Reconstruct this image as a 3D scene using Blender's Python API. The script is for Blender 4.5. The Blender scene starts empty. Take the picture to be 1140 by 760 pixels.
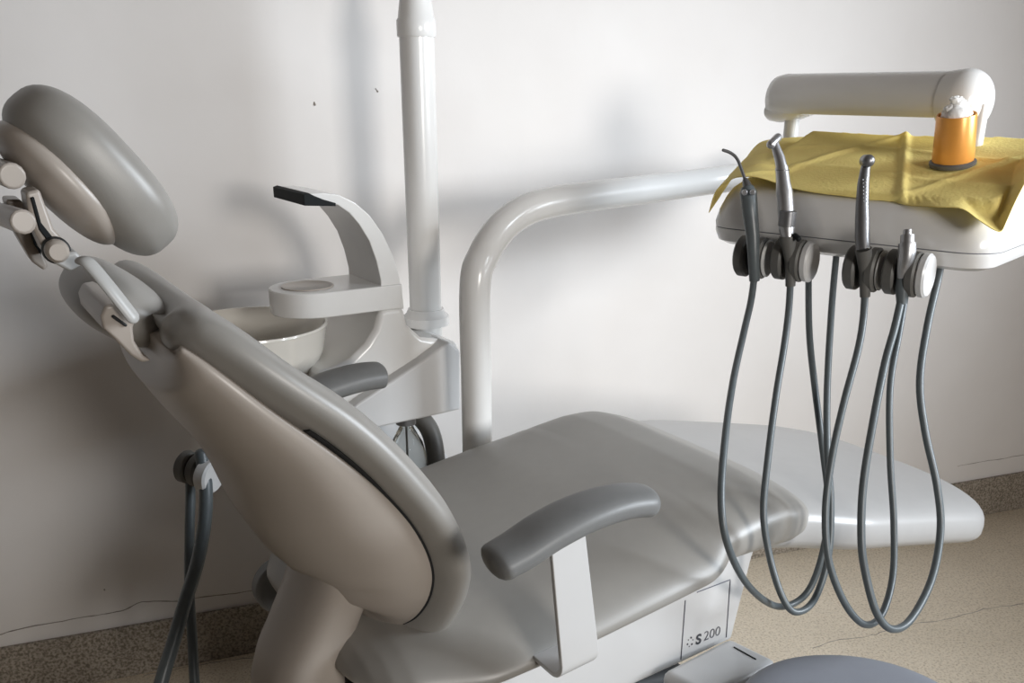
import bpy, bmesh, math, random
from math import sin, cos, tan, atan, radians as R, pi, sqrt
from mathutils import Vector as Vec, Matrix
random.seed(4)
sc = bpy.context.scene
col = sc.collection

# ------------------------------------------------------------------ camera
H, F, CY = 1.40, 1040.0, 500.0
PITCH = atan(400 / 1040)
cd = bpy.data.cameras.new('camera'); cam = bpy.data.objects.new('camera', cd); col.objects.link(cam)
cam.location = (0, 0, H); cam.rotation_euler = (pi / 2 - PITCH, 0, 0)
cd.sensor_width = 36; cd.lens = 36 * F / 1140; cd.shift_y = -(CY - 380) / 1140 * -1
cd.clip_start = 0.05
sc.camera = cam

def ray(x, y):
    a = (x - 570) / F; b = (y - CY) / F
    return Vec((a, cos(PITCH) - b * sin(PITCH), -(sin(PITCH) + b * cos(PITCH))))
def P(x, y, t):                       # a measured point at depth t
    r = ray(x, y) * t
    return Vec((r.x, r.y, H + r.z))
YAW = R(32)
U = Vec((cos(YAW), sin(YAW), 0)); V = Vec((-sin(YAW), cos(YAW), 0)); W = Vec((0, 0, 1))
def C(u, v, w): return U * u + V * v + W * w      # chair frame to world
def onV(x, y, v):
    r = ray(x, y); q = r * (v / r.dot(V))
    return Vec((q.x, q.y, H + q.z))
def onW(x, y, w):
    r = ray(x, y); q = r * ((w - H) / r.z)
    return Vec((q.x, q.y, w))
WM, WY = 0.3668, 2.394               # wall line Y = WY + WM*X
def onWall(x, y, off=0.0):
    r = ray(x, y); t = (WY - off) / (r.y - WM * r.x); q = r * t
    return Vec((q.x, q.y, H + q.z))

# ------------------------------------------------------------------ materials
def mat(name, rgb, rough=.5, metal=0, coat=0, spec=.5, noise=None, bump=None, trans=0, sheen=0, ior=1.5, sss=0):
    m = bpy.data.materials.new(name); m.use_nodes = True
    nt = m.node_tree; b = nt.nodes['Principled BSDF']
    b.inputs['Base Color'].default_value = (*rgb, 1)
    b.inputs['Roughness'].default_value = rough; b.inputs['Metallic'].default_value = metal
    b.inputs['Coat Weight'].default_value = coat; b.inputs['Coat Roughness'].default_value = .12
    b.inputs['Specular IOR Level'].default_value = spec; b.inputs['IOR'].default_value = ior
    b.inputs['Transmission Weight'].default_value = trans
    b.inputs['Sheen Weight'].default_value = sheen
    tc = nt.nodes.new('ShaderNodeTexCoord')
    if noise:
        sc_, amt = noise
        n = nt.nodes.new('ShaderNodeTexNoise'); n.inputs['Scale'].default_value = sc_; n.inputs['Detail'].default_value = 5
        nt.links.new(tc.outputs['Object'], n.inputs['Vector'])
        r = nt.nodes.new('ShaderNodeValToRGB')
        r.color_ramp.elements[0].position = .3; r.color_ramp.elements[1].position = .7
        r.color_ramp.elements[0].color = (*[c * (1 - amt) for c in rgb], 1)
        r.color_ramp.elements[1].color = (*[min(1, c * (1 + amt)) for c in rgb], 1)
        nt.links.new(n.outputs['Fac'], r.inputs['Fac']); nt.links.new(r.outputs['Color'], b.inputs['Base Color'])
    if bump:
        bs, st = bump
        n = nt.nodes.new('ShaderNodeTexNoise'); n.inputs['Scale'].default_value = bs; n.inputs['Detail'].default_value = 6
        nt.links.new(tc.outputs['Object'], n.inputs['Vector'])
        bp = nt.nodes.new('ShaderNodeBump'); bp.inputs['Strength'].default_value = st; bp.inputs['Distance'].default_value = .002
        nt.links.new(n.outputs['Fac'], bp.inputs['Height']); nt.links.new(bp.outputs['Normal'], b.inputs['Normal'])
    return m
def lin(r, g, b):
    f = lambda c: ((c / 255 + .055) / 1.055) ** 2.4 if c > 10 else c / 255 / 12.92
    return (f(r), f(g), f(b))

M_vinyl = mat('grey_vinyl', lin(152, 149, 144), .40, spec=.85, bump=(900, .06), noise=(40, .02))
M_arm = mat('armrest_grey', lin(122, 123, 123), .42, bump=(700, .1), noise=(60, .03))
M_cream = mat('cream_plastic', lin(176, 167, 158), .32, noise=(25, .015))
M_white = mat('white_enamel', lin(230, 229, 227), .22, coat=.15, noise=(20, .01))
M_white2 = mat('white_plastic', lin(212, 212, 212), .28, noise=(20, .012))
M_ceramic = mat('bowl_ceramic', lin(228, 224, 216), .12, coat=.3, noise=(10, .01))
M_black = mat('black_rubber', lin(20, 24, 26), .7, spec=.25, noise=(80, .1))
M_dark = mat('dark_gap', lin(34, 36, 38), .6, noise=(80, .1))
M_hose = mat('grey_hose', lin(92, 99, 102), .38, noise=(120, .05))
M_holder = mat('holder_grey', lin(98, 97, 94), .5, noise=(90, .04))
M_steel = mat('brushed_steel', lin(188, 188, 190), .36, metal=.85, noise=(150, .06))
M_steeld = mat('dark_steel', lin(132, 132, 134), .38, metal=.75, noise=(150, .06))
M_bib = mat('yellow_bib_paper', lin(255, 231, 146), .8, spec=.2, bump=(220, .5), noise=(30, .04))
M_orange = mat('orange_anodised', lin(238, 168, 84), .3, metal=.2, noise=(60, .03))
M_cotton = mat('cotton', lin(245, 244, 242), .95, spec=.1, bump=(120, .8), noise=(60, .02))
M_glass = mat('jar_glass', (.9, .93, .92), .05, trans=1, ior=1.3, noise=(20, .01))
M_ltgrey = mat('light_grey_plastic', lin(186, 186, 184), .35, noise=(30, .02))
M_ink = mat('grey_ink', lin(70, 72, 78), .5, noise=(60, .05))
M_inklt = mat('light_ink', lin(96, 98, 106), .5, noise=(60, .05))
M_line = mat('seam_line', lin(110, 112, 122), .6, noise=(60, .05))
M_crack = mat('crack', lin(150, 142, 135), .9, noise=(60, .2))
M_leg = mat('legrest_film_vinyl', lin(174, 173, 172), .36, coat=.15, noise=(30, .02))
M_stool = mat('stool_vinyl', lin(150, 154, 164), .5, bump=(700, .1), noise=(40, .02))

def terrazzo(name, base, chips, scale, lo=.40, hi=.60, rough=.45):
    m = bpy.data.materials.new(name); m.use_nodes = True; nt = m.node_tree; b = nt.nodes['Principled BSDF']
    tc = nt.nodes.new('ShaderNodeTexCoord')
    v = nt.nodes.new('ShaderNodeTexVoronoi'); v.inputs['Scale'].default_value = scale
    n = nt.nodes.new('ShaderNodeTexNoise'); n.inputs['Scale'].default_value = scale * 1.1; n.inputs['Detail'].default_value = 4
    n2 = nt.nodes.new('ShaderNodeTexNoise'); n2.inputs['Scale'].default_value = 3.0; n2.inputs['Detail'].default_value = 5
    for q in (v, n, n2): nt.links.new(tc.outputs['Object'], q.inputs['Vector'])
    r = nt.nodes.new('ShaderNodeValToRGB'); e = r.color_ramp.elements
    e[0].position = lo; e[0].color = (*chips, 1); e[1].position = hi; e[1].color = (*base, 1)
    nt.links.new(n.outputs['Fac'], r.inputs['Fac'])
    mx = nt.nodes.new('ShaderNodeMix'); mx.data_type = 'RGBA'; mx.blend_type = 'MULTIPLY'; mx.inputs[0].default_value = .16
    nt.links.new(r.outputs['Color'], mx.inputs[6]); nt.links.new(v.outputs['Color'], mx.inputs[7])
    hs = nt.nodes.new('ShaderNodeHueSaturation'); hs.inputs['Saturation'].default_value = .0
    nt.links.new(v.outputs['Color'], hs.inputs['Color']); nt.links.new(hs.outputs['Color'], mx.inputs[7])
    mx2 = nt.nodes.new('ShaderNodeMix'); mx2.data_type = 'RGBA'; mx2.blend_type = 'MULTIPLY'; mx2.inputs[0].default_value = 1
    r2 = nt.nodes.new('ShaderNodeValToRGB'); r2.color_ramp.elements[0].position = .3; r2.color_ramp.elements[1].position = .7
    r2.color_ramp.elements[0].color = (.86, .85, .83, 1); r2.color_ramp.elements[1].color = (1, 1, 1, 1)
    nt.links.new(n2.outputs['Fac'], r2.inputs['Fac'])
    nt.links.new(mx.outputs[2], mx2.inputs[6]); nt.links.new(r2.outputs['Color'], mx2.inputs[7])
    nt.links.new(mx2.outputs[2], b.inputs['Base Color'])
    b.inputs['Roughness'].default_value = rough
    return m
M_floor = terrazzo('floor_terrazzo', lin(240, 228, 208), lin(206, 190, 166), 150, .34, .5)
M_skirt = terrazzo('skirting_terrazzo', lin(182, 172, 160), lin(120, 112, 100), 150, .38, .6, .55)

def plaster():
    m = bpy.data.materials.new('wall_plaster'); m.use_nodes = True; nt = m.node_tree; b = nt.nodes['Principled BSDF']
    tc = nt.nodes.new('ShaderNodeTexCoord')
    n1 = nt.nodes.new('ShaderNodeTexNoise'); n1.inputs['Scale'].default_value = 2.2; n1.inputs['Detail'].default_value = 6
    n2 = nt.nodes.new('ShaderNodeTexNoise'); n2.inputs['Scale'].default_value = 9; n2.inputs['Detail'].default_value = 8
    for n in (n1, n2): nt.links.new(tc.outputs['Object'], n.inputs['Vector'])
    r = nt.nodes.new('ShaderNodeValToRGB'); r.color_ramp.elements[0].position = .3; r.color_ramp.elements[1].position = .7
    r.color_ramp.elements[0].color = (*lin(226, 222, 219), 1); r.color_ramp.elements[1].color = (*lin(234, 231, 229), 1)
    nt.links.new(n1.outputs['Fac'], r.inputs['Fac']); nt.links.new(r.outputs['Color'], b.inputs['Base Color'])
    bp = nt.nodes.new('ShaderNodeBump'); bp.inputs['Strength'].default_value = .12; bp.inputs['Distance'].default_value = .01
    nt.links.new(n2.outputs['Fac'], bp.inputs['Height']); nt.links.new(bp.outputs['Normal'], b.inputs['Normal'])
    b.inputs['Roughness'].default_value = .55
    return m
M_wall = plaster()
M_room = mat('room_paint', lin(150, 140, 132), .7, noise=(3, .03))

# ------------------------------------------------------------------ mesh helpers
def mk(name, vs, fs, m, parent=None, smooth=True, sub=0, bev=0, seg=3, auto=None, sharp=38):
    me = bpy.data.meshes.new(name); me.from_pydata([tuple(v) for v in vs], [], fs); me.update()
    bm = bmesh.new(); bm.from_mesh(me); bmesh.ops.recalc_face_normals(bm, faces=bm.faces); bm.to_mesh(me); bm.free()
    o = bpy.data.objects.new(name, me); col.objects.link(o)
    me.materials.append(m)
    if smooth:
        me.polygons.foreach_set('use_smooth', [True] * len(me.polygons))
        if not sub and sharp: me.set_sharp_from_angle(angle=R(sharp))
    if bev:
        b = o.modifiers.new('b', 'BEVEL'); b.width = bev; b.segments = seg; b.limit_method = 'ANGLE'; b.angle_limit = R(35)
        b.harden_normals = bool(smooth)
    if sub:
        s = o.modifiers.new('s', 'SUBSURF'); s.levels = sub; s.render_levels = sub
    if auto:
        w = o.modifiers.new('w', 'WEIGHTED_NORMAL'); w.keep_sharp = True
    if parent is not None:
        o.parent = parent; o.matrix_parent_inverse = Matrix.Translation(-parent.location)
    return o
def empty(name, loc, label, cat, group=None):
    o = bpy.data.objects.new(name, None); col.objects.link(o); o.location = loc
    o['label'] = label; o['category'] = cat
    if group: o['group'] = group
    return o
def tag(o, label, cat, group=None):
    o['label'] = label; o['category'] = cat
    if group: o['group'] = group
    return o
def struct(o): o['kind'] = 'structure'; return o

class MB:
    def __init__(s): s.v = []; s.f = []
    def add(s, vs, fs):
        k = len(s.v); s.v += [Vec(v) for v in vs]; s.f += [tuple(i + k for i in f) for f in fs]; return s
    def loft(s, rings, close=True):
        n = len(rings[0]); vs = [v for r in rings for v in r]; fs = []
        for i in range(len(rings) - 1):
            for j in range(n):
                a, b = i * n + j, i * n + (j + 1) % n
                fs.append((a, b, b + n, a + n))
        if close:
            fs.append(tuple(reversed(range(n)))); fs.append(tuple(range((len(rings) - 1) * n, len(rings) * n)))
        return s.add(vs, fs)
    def tube(s, pts, r, n=14, samp=8, dome=True, flat=1.0, fl_axis=None):
        pts = [Vec(p) for p in pts]
        rr = r if isinstance(r, (list, tuple)) else [r] * len(pts)
        path, rad = spline(pts, rr, samp) if samp > 1 else (pts, rr)
        rings = []; up = None
        T = [(path[min(i + 1, len(path) - 1)] - path[max(i - 1, 0)]).normalized() for i in range(len(path))]
        for i, p in enumerate(path):
            t = T[i]
            if up is None:
                up = t.orthogonal().normalized() if fl_axis is None else Vec(fl_axis)
            up = (up - t * up.dot(t)).normalized(); sd = t.cross(up)
            rings.append([p + (up * cos(a) * rad[i] + sd * sin(a) * rad[i] * flat) for a in [2 * pi * k / n for k in range(n)]])
        if dome:
            c0 = path[0]; c1 = path[-1]
            pre = []; post = []
            for q in (.35, .75, .95):
                k = sqrt(1 - q * q)
                pre.append([c0 + (x - c0) * k - T[0] * rad[0] * q * .8 for x in rings[0]])
                post.append([c1 + (x - c1) * k + T[-1] * rad[-1] * q * .8 for x in rings[-1]])
            rings = pre[::-1] + rings + post
        return s.loft(rings)
    def box(s, c, ax, ay, az, hx, hy, hz):
        c = Vec(c); vs = [c + ax * hx * i + ay * hy * j + az * hz * k for i in (-1, 1) for j in (-1, 1) for k in (-1, 1)]
        return s.add(vs, [(0, 1, 3, 2), (4, 6, 7, 5), (0, 4, 5, 1), (2, 3, 7, 6), (0, 2, 6, 4), (1, 5, 7, 3)])
    def prism(s, prof, d):           # prof: list of points; d: extrusion vector
        n = len(prof); vs = [Vec(p) for p in prof] + [Vec(p) + d for p in prof]
        fs = [tuple(range(n)), tuple(reversed(range(n, 2 * n)))]
        for i in range(n): j = (i + 1) % n; fs.append((i, i + n, j + n, j))
        return s.add(vs, fs)
    def lathe(s, c, ax, prof, n=40, closed=False):   # prof: (radius, height)
        c = Vec(c); ax = Vec(ax).normalized(); a = ax.orthogonal().normalized(); b = ax.cross(a)
        rings = [[c + ax * h + (a * cos(2 * pi * k / n) + b * sin(2 * pi * k / n)) * max(r, 1e-4) for k in range(n)] for r, h in prof]
        if closed: rings.append(rings[0])
        return s.loft(rings, close=not closed)
    def selps(s, c, ax, ay, az, a, b, c_, e1=.5, e2=.5, n=40, m=24, fn=None):   # superellipsoid
        def sp(x, e): return math.copysign(abs(x) ** e, x)
        rings = []
        for i in range(1, m):
            ph = -pi / 2 + pi * i / m
            ring = []
            for k in range(n):
                th = 2 * pi * k / n
                x = a * sp(cos(ph), e1) * sp(cos(th), e2); y = b * sp(cos(ph), e1) * sp(sin(th), e2); z = c_ * sp(sin(ph), e1)
                if fn: x, y, z = fn(x, y, z)
                ring.append(Vec(c) + ax * x + ay * y + az * z)
            rings.append(ring)
        return s.loft(rings)
    def mk(s, name, m, parent=None, **k):
        o = mk(name, s.v, s.f, m, parent, **k); return o
def spline(pts, rr, samp):
    out = []; ro = []; n = len(pts)
    for i in range(n - 1):
        p0, p1, p2, p3 = pts[max(i - 1, 0)], pts[i], pts[i + 1], pts[min(i + 2, n - 1)]
        r0, r1, r2, r3 = rr[max(i - 1, 0)], rr[i], rr[i + 1], rr[min(i + 2, n - 1)]
        for k in range(samp):
            t = k / samp
            f = lambda a, b, c, d: .5 * ((2 * b) + (c - a) * t + (2 * a - 5 * b + 4 * c - d) * t * t + (3 * b - a - 3 * c + d) * t ** 3)
            out.append(f(p0, p1, p2, p3)); ro.append(f(r0, r1, r2, r3))
    out.append(pts[-1]); ro.append(rr[-1])
    return out, ro
def interp(tab, x):
    if x <= tab[0][0]: return tab[0][1]
    for (a, b), (c, d) in zip(tab, tab[1:]):
        if x <= c:
            t = (x - a) / (c - a); t = t * t * (3 - 2 * t) if False else t
            return b + (d - b) * t
    return tab[-1][1]
def smooth_tab(tab, n):
    xs = [Vec((a, b, 0)) for a, b in tab]
    p, _ = spline(xs, [0] * len(xs), 12)
    return [(q.x, q.y) for q in p]
def sring(c, ax, ay, a, b, n=2.6, N=40, b2=None):
    out = []
    for k in range(N):
        th = 2 * pi * k / N; x = cos(th); y = sin(th)
        bb = b if (y >= 0 or b2 is None) else b2
        out.append(c + ax * math.copysign(abs(x) ** (2 / n), x) * a + ay * math.copysign(abs(y) ** (2 / n), y) * bb)
    return out

# ================================================================== SETTING
wd = Vec((1, WM, 0)).normalized(); wn = Vec((-WM, 1, 0)).normalized()   # along wall, away from camera
def wp(s, z, off=0): return Vec((0, WY, 0)) + wd * s - wn * off + W * z
BBH, BBT = .142, .012
mb = MB(); mb.box(wp(.4, 1.35, -.08), wd, wn, W, 3.4, .08, 1.35); struct(mb.mk('wall_back', M_wall, smooth=False))
mb = MB(); mb.box(wp(.4, BBH / 2, BBT / 2), wd, wn, W, 3.3, BBT / 2, BBH / 2); struct(mb.mk('baseboard_back', M_skirt, smooth=False, bev=.002))
mb = MB(); mb.box((0.4, 0.6, -.05), Vec((1, 0, 0)), Vec((0, 1, 0)), W, 4.2, 4.0, .05); struct(mb.mk('floor', M_floor, smooth=False))
mb = MB(); mb.box((0.4, .6, 2.75), Vec((1, 0, 0)), Vec((0, 1, 0)), W, 4.2, 4.0, .05); struct(mb.mk('ceiling', M_room, smooth=False))
# side walls and the wall behind the camera, each with a window opening
def wall_with_hole(name, c, d, L, hole, th=.1):    # c centre on floor, d along wall, hole (s0,s1,z0,z1)
    nrm = W.cross(d); mb = MB(); s0, s1, z0, z1 = hole; Ht = 2.7
    def b(a0, a1, b0, b1):
        mb.box(c + d * (a0 + a1) / 2 + W * (b0 + b1) / 2, d, nrm, W, (a1 - a0) / 2, th / 2, (b1 - b0) / 2)
    b(-L, s0, 0, Ht); b(s1, L, 0, Ht); b(s0, s1, 0, z0); b(s0, s1, z1, Ht)
    return struct(mb.mk(name, M_room, smooth=False))
def window(i, c, d, hole):
    nrm = W.cross(d); s0, s1, z0, z1 = hole; mb = MB(); t = .03
    def b(a0, a1, b0, b1): mb.box(c + d * (a0 + a1) / 2 + W * (b0 + b1) / 2, d, nrm, W, (a1 - a0) / 2, .025, (b1 - b0) / 2)
    b(s0, s0 + t, z0, z1); b(s1 - t, s1, z0, z1); b(s0, s1, z0, z0 + t); b(s0, s1, z1 - t, z1)
    b((s0 + s1) / 2 - t / 2, (s0 + s1) / 2 + t / 2, z0, z1)
    return struct(mb.mk('window_%d' % i, M_white2, smooth=False))
def window_light(name, c, d, hole, inward, energy, colr, spread=180):
    s0, s1, z0, z1 = hole
    l = bpy.data.lights.new(name, 'AREA'); l.shape = 'RECTANGLE'; l.size = s1 - s0 - .06; l.size_y = z1 - z0 - .06
    l.energy = energy; l.color = colr; l.spread = R(spread)
    o = bpy.data.objects.new(name, l); col.objects.link(o)
    o.location = c + d * (s0 + s1) / 2 + W * (z0 + z1) / 2 + inward * .07
    o.rotation_euler = (-inward).to_track_quat('Z', 'Y').to_euler()
    return o
X1 = Vec((1, 0, 0)); Y1 = Vec((0, 1, 0))
FH = (1.75, 2.85, 1.15, 2.25)
fc = Vec((0, -2.3, 0))
wall_with_hole('wall_front', fc, X1, 4.4, FH); window(1, fc, X1, FH)
fl = window_light('front_window_light', fc, X1, FH, Y1, 17, (1, .955, .90), 75)
fl.data.size = .8; fl.data.size_y = .8; fl.location.y = -2.2; fl.location.x = 2.15
fl.rotation_euler = (fl.location - Vec((.25, 2.45, 1.2))).to_track_quat('Z', 'Y').to_euler()
RH = (-.5, .9, 1.25, 2.5)
rc = Vec((3.2, .6, 0))
wall_with_hole('wall_right', rc, Y1, 3.3, RH); window(2, rc, Y1, RH)
rl = window_light('right_window_light', rc, Y1, RH, -X1, 22, (.86, .93, 1), 72)
rl.rotation_euler = (rl.location - Vec((-.35, 2.0, .8))).to_track_quat('Z', 'Y').to_euler(); rl.location.x -= .3
mb = MB(); mb.box((-2.6, .6, 1.35), X1, Y1, W, .05, 3.5, 1.35); struct(mb.mk('wall_left', M_room, smooth=False))

wo = bpy.data.worlds.new('world'); sc.world = wo; wo.use_nodes = True
wo.node_tree.nodes['Background'].inputs[0].default_value = (.75, .85, 1, 1); wo.node_tree.nodes['Background'].inputs[1].default_value = 1.0

# hairline cracks and marks in the plaster, above the skirting
wall = bpy.data.objects['wall_back']
def crack(pts, w0=.0012):
    mb = MB(); P3 = [onWall(x, y, .0004) for x, y in pts]
    pp, _ = spline(P3, [0] * len(P3), 4)
    pp = [p + W * random.uniform(-.0012, .0012) for p in pp]
    mb.tube(pp, [w0 * random.uniform(.5, 1.5) for _ in pp], n=5, samp=1, dome=False)
    o = mb.mk('plaster_crack', M_crack, wall)
    return o
crack([(0, 706), (20, 700), (60, 693), (95, 686), (120, 683), (140, 678), (158, 670), (185, 669), (205, 669)])
crack([(205, 668), (235, 663), (262, 660), (304, 654)], .0011)
crack([(1066, 519), (1090, 514), (1112, 511), (1140, 506)], .001)
crack([(350, 114), (350.6, 117)], .002); crack([(418, 98), (421, 102)], .0015); crack([(116, 656), (117, 657)], .0016)

fl_ = bpy.data.objects['floor']
for pts_ in ([(905, 722), (930, 713), (962, 709), (985, 703), (1020, 694), (1060, 688), (1095, 678), (1140, 672)], [(160, 752), (215, 741), (262, 734), (300, 730)]):
    mb = MB(); pp, _ = spline([onW(x, y, .0002) for x, y in pts_], [0] * len(pts_), 5)
    pp = [p + Y1 * random.uniform(-.003, .003) for p in pp]
    mb.tube(pp, [.0009 * random.uniform(.4, 1.4) for _ in pp], n=5, samp=1, dome=False); mb.mk('floor_crack', M_crack, fl_)

# ================================================================== DENTAL CHAIR
VC = 1.16
chair = empty('dental_chair', C(.75, VC, 0), 'grey upholstered dental chair with white shell, reclined beside the wall', 'dental chair')

# ---- backrest
bp = [(.392, .690), (.435, .708), (.466, .745), (.478, .805), (.472, .86), (.447, .92), (.405, .98), (.354, 1.04), (.307, 1.09), (.264, 1.138), (.234, 1.168), (.206, 1.189), (.182, 1.204)]
pts, _ = spline([Vec((a, b, 0)) for a, b in bp], [0] * len(bp), 8)
S = [0]
for a, b in zip(pts, pts[1:]): S.append(S[-1] + (b - a).length)
L = S[-1]
def frame_at(i):
    t = (pts[min(i + 1, len(pts) - 1)] - pts[max(i - 1, 0)]).normalized()   # upward along back
    return pts[i], t, Vec((t.y, -t.x, 0))                                 # n = front normal in (u,w)
hwT = smooth_tab([(0, .11), (.02, .15), (.05, .19), (.10, .230), (.15, .258), (.20, .27), (.36, .265), (.46, .252), (.52, .232), (.56, .205), (.59, .17)], 12)
NL = .60
def sec(i, hw, hf, hb, n, off=0, wing=.012, N=48, notch=0, flare=.022):
    p, t, nn = frame_at(i)
    s = S[i] / L
    out = []
    f_ = min(1, max(0, (s - .45) / .4)); f_ = f_ * f_ * (3 - 2 * f_); wg = wing + flare * f_
    for q in sring(Vec((0, 0, 0)), Vec((1, 0, 0)), Vec((0, 1, 0)), hw, hf, n, N, hb):
        k = q.y + off + wg * ((q.x / .25) ** 2 - .8 * f_)
        g = -notch * max(0, (s - .72) / .28) ** 1.5 * max(0, 1 - (abs(q.x) / .21) ** 2)
        out.append(C(p.x + nn.x * k + t.x * g, VC + q.x, p.y + nn.y * k + t.y * g))
    return out
rings = []
for i in range(len(pts)):
    s_ = S[i] / L * NL
    e = min(1, (s_ + .003) / .05) ** .5; e2 = sqrt(max(.02, 1 - (1 - min(1, (NL + .001 - s_) / .042)) ** 2))
    h = .043 * min(e, e2)
    hw = interp(hwT, s_)
    rings.append(sec(i, hw - .03 * (1 - e2), max(h, .004), max(h, .004), 2.4, notch=.06))
MB().loft(rings).mk('backrest_cushion', M_vinyl, chair, sharp=0)
# central neck roll at the top of the backrest
tn = C(-.80, 0, .60).normalized(); nn_ = C(.60, 0, .80).normalized()
MB().selps(C(.186, 1.22, 1.160), V, tn, nn_, .135, .056, .038, .75, .8, 44, 26).mk('neck_cushion', M_vinyl, chair, sharp=0)
# shell: narrower, deeper towards the bottom
dT = smooth_tab([(0, .09), (.05, .115), (.12, .134), (.2, .150), (.3, .146), (.4, .104), (.5, .078), (.6, .065)], 12)
shT = smooth_tab([(0, .09), (.03, .135), (.06, .170), (.11, .21), (.15, .230), (.2, .240), (.3, .240), (.4, .236), (.5, .222), (.6, .19)], 12)
rings = []
for i in range(len(pts)):
    s_ = S[i] / L * NL
    if s_ < .016 or s_ > .56: continue
    e = min(1, (s_ - .010) / .06) ** .5; e2 = min(1, (.565 - s_) / .04) ** .5
    rings.append(sec(i, interp(shT, s_) * (.72 + .28 * e), .012, max(.012, interp(dT, s_) - .02) * e * e2, 2.2, off=-.028, notch=.03, flare=.004))
MB().loft(rings).mk('backrest_shell', M_cream, chair, sharp=0)
rings = []
for i in range(len(pts)):
    s_ = S[i] / L * NL
    if s_ < .014 or s_ > .42: continue
    e = min(1, (s_ - .008) / .06) ** .5
    rings.append(sec(i, interp(shT, s_) * (.72 + .28 * e) + .0008, .006, .010, 2.5, off=-.0245, notch=.06))
MB().loft(rings).mk('backrest_gasket', M_dark, chair)

# ---- headrest mount: white socket on the back of the shell, post, hinge arms and knobs
def onv(x, y, v): return onV(x, y, v)
mb = MB()
mb.tube([onv(92, 290, 1.0), onv(100, 294, .99), onv(122, 320, .98), onv(148, 353, .975)], .0078, flat=.55, fl_axis=-V.cross(W))
post = mb.mk('headrest_post', M_ltgrey, chair)
mb = MB()
sock = [(112, 352), (117, 340), (130, 338), (147, 345), (155, 352), (148, 364), (150, 380), (160, 396), (170, 402), (158, 404), (146, 396), (128, 378), (115, 366)]
mb.prism([onv(x, y, .99) for x, y in sock], V * .14)
mb.mk('headrest_socket', M_cream, chair, bev=.008)
mb = MB(); mb.tube([onv(126, 352, .988), onv(140, 362, .988)], .0016, n=8, samp=1); mb.mk('socket_slot', M_dark, chair)
mb = MB(); mb.prism([onv(x, y, 1.04) for x, y in [(58, 292), (78, 303), (97, 292), (84, 279), (66, 284)]], V * .08)
mb.mk('headrest_hinge', M_ltgrey, chair, bev=.004)
# link between hinge and the headrest shell
def link(name, prof, v, d, m, bev=.004):
    mb = MB(); mb.prism([onv(x, y, v) for x, y in prof], V * d); return mb.mk(name, m, chair, bev=bev)
link('headrest_link', [(28, 214), (44, 210), (60, 255), (72, 268), (74, 282), (62, 290), (50, 284), (44, 270), (34, 250)], 1.06, .05, M_cream)
link('headrest_link', [(6, 222), (24, 222), (40, 262), (54, 296), (50, 302), (36, 292), (16, 258)], 1.15, .05, M_cream)
link('headrest_link', [(34, 220), (38, 219), (46, 248), (62, 268), (58, 274), (44, 256)], 1.056, .01, M_black, .001)
link('headrest_link', [(32, 252), (37, 252), (46, 276), (46, 284), (38, 272)], 1.14, .01, M_black, .001)
def knob(x, y, v, r, m=M_cream, h=.018):
    mb = MB(); c = onv(x, y, v)
    mb.lathe(c, -V, [(.0, h), (r * .7, h), (r * .93, h * .85), (r, h * .5), (r, 0), (0, 0)])
    return mb
k = knob(62, 278, 1.05, .0115).mk('headrest_knob', M_cream, chair)
knob(62, 278, 1.056, .0135, h=.012).mk('headrest_knob', M_dark, chair)
mb = MB(); mb.tube([onv(26, 247, 1.03), onv(-6, 236, 1.2)], .0120, dome=False); mb.mk('headrest_axle', M_cream, chair, bev=.003)
mb = MB(); mb.tube([onv(14, 196, 1.08), onv(-12, 186, 1.2)], .013, dome=False); mb.mk('headrest_axle', M_cream, chair, bev=.003)
# headrest cushion and shell
hc = onV(97, 189, VC)
th = R(37)
ht = -U * sin(th) + W * cos(th); hn = U * cos(th) + W * sin(th)
hrt = empty('x', (0, 0, 0), '', '') ; bpy.data.objects.remove(hrt)
def bend(x, y, z): return x, y, z + 1.1 * x * x
mb = MB(); mb.selps(hc + hn * .001 - ht * .006, V, ht, hn, .091, .104, .045, .72, .72, n=56, m=28, fn=bend)
mb.mk('headrest_cushion', M_vinyl, chair, sharp=0)
mb = MB(); mb.selps(hc - hn * .034 + ht * .008, V, ht, hn, .085, .080, .026, .85, .8, n=48, m=22, fn=bend)
mb.mk('headrest_shell', M_cream, chair)

# ---- seat cushion
uT = [.355, .362, .375, .395, .42, .50, .58, .66, .74, .80, .85, .885, .91, .93, .95, .97, 1.0, 1.04, 1.08, 1.11, 1.13, 1.145, 1.152]
hwS = [(.355, .17), (.362, .20), (.375, .228), (.395, .252), (.42, .268), (.5, .28), (.6, .284), (.8, .284), (1.0, .280), (1.08, .276), (1.11, .268), (1.13, .256), (1.145, .24), (1.152, .22)]
topS = [(.355, .705), (.362, .722), (.375, .738), (.395, .748), (.42, .756), (.5, .766), (.6, .78), (.7, .795), (.8, .812), (.9, .826), (1.0, .830), (1.06, .826), (1.10, .812), (1.13, .796), (1.145, .782), (1.152, .77)]
botS = [(.355, .69), (.362, .676), (.375, .662), (.395, .652), (.42, .648), (.5, .650), (.66, .662), (.8, .676), (.88, .684), (.93, .698), (1.0, .704), (1.08, .704), (1.13, .712), (1.145, .724), (1.152, .735)]
rings = []
uu = []
for a, b in zip(uT, uT[1:]):
    for k in range(4): uu.append(a + (b - a) * k / 4)
uu.append(uT[-1])
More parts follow.
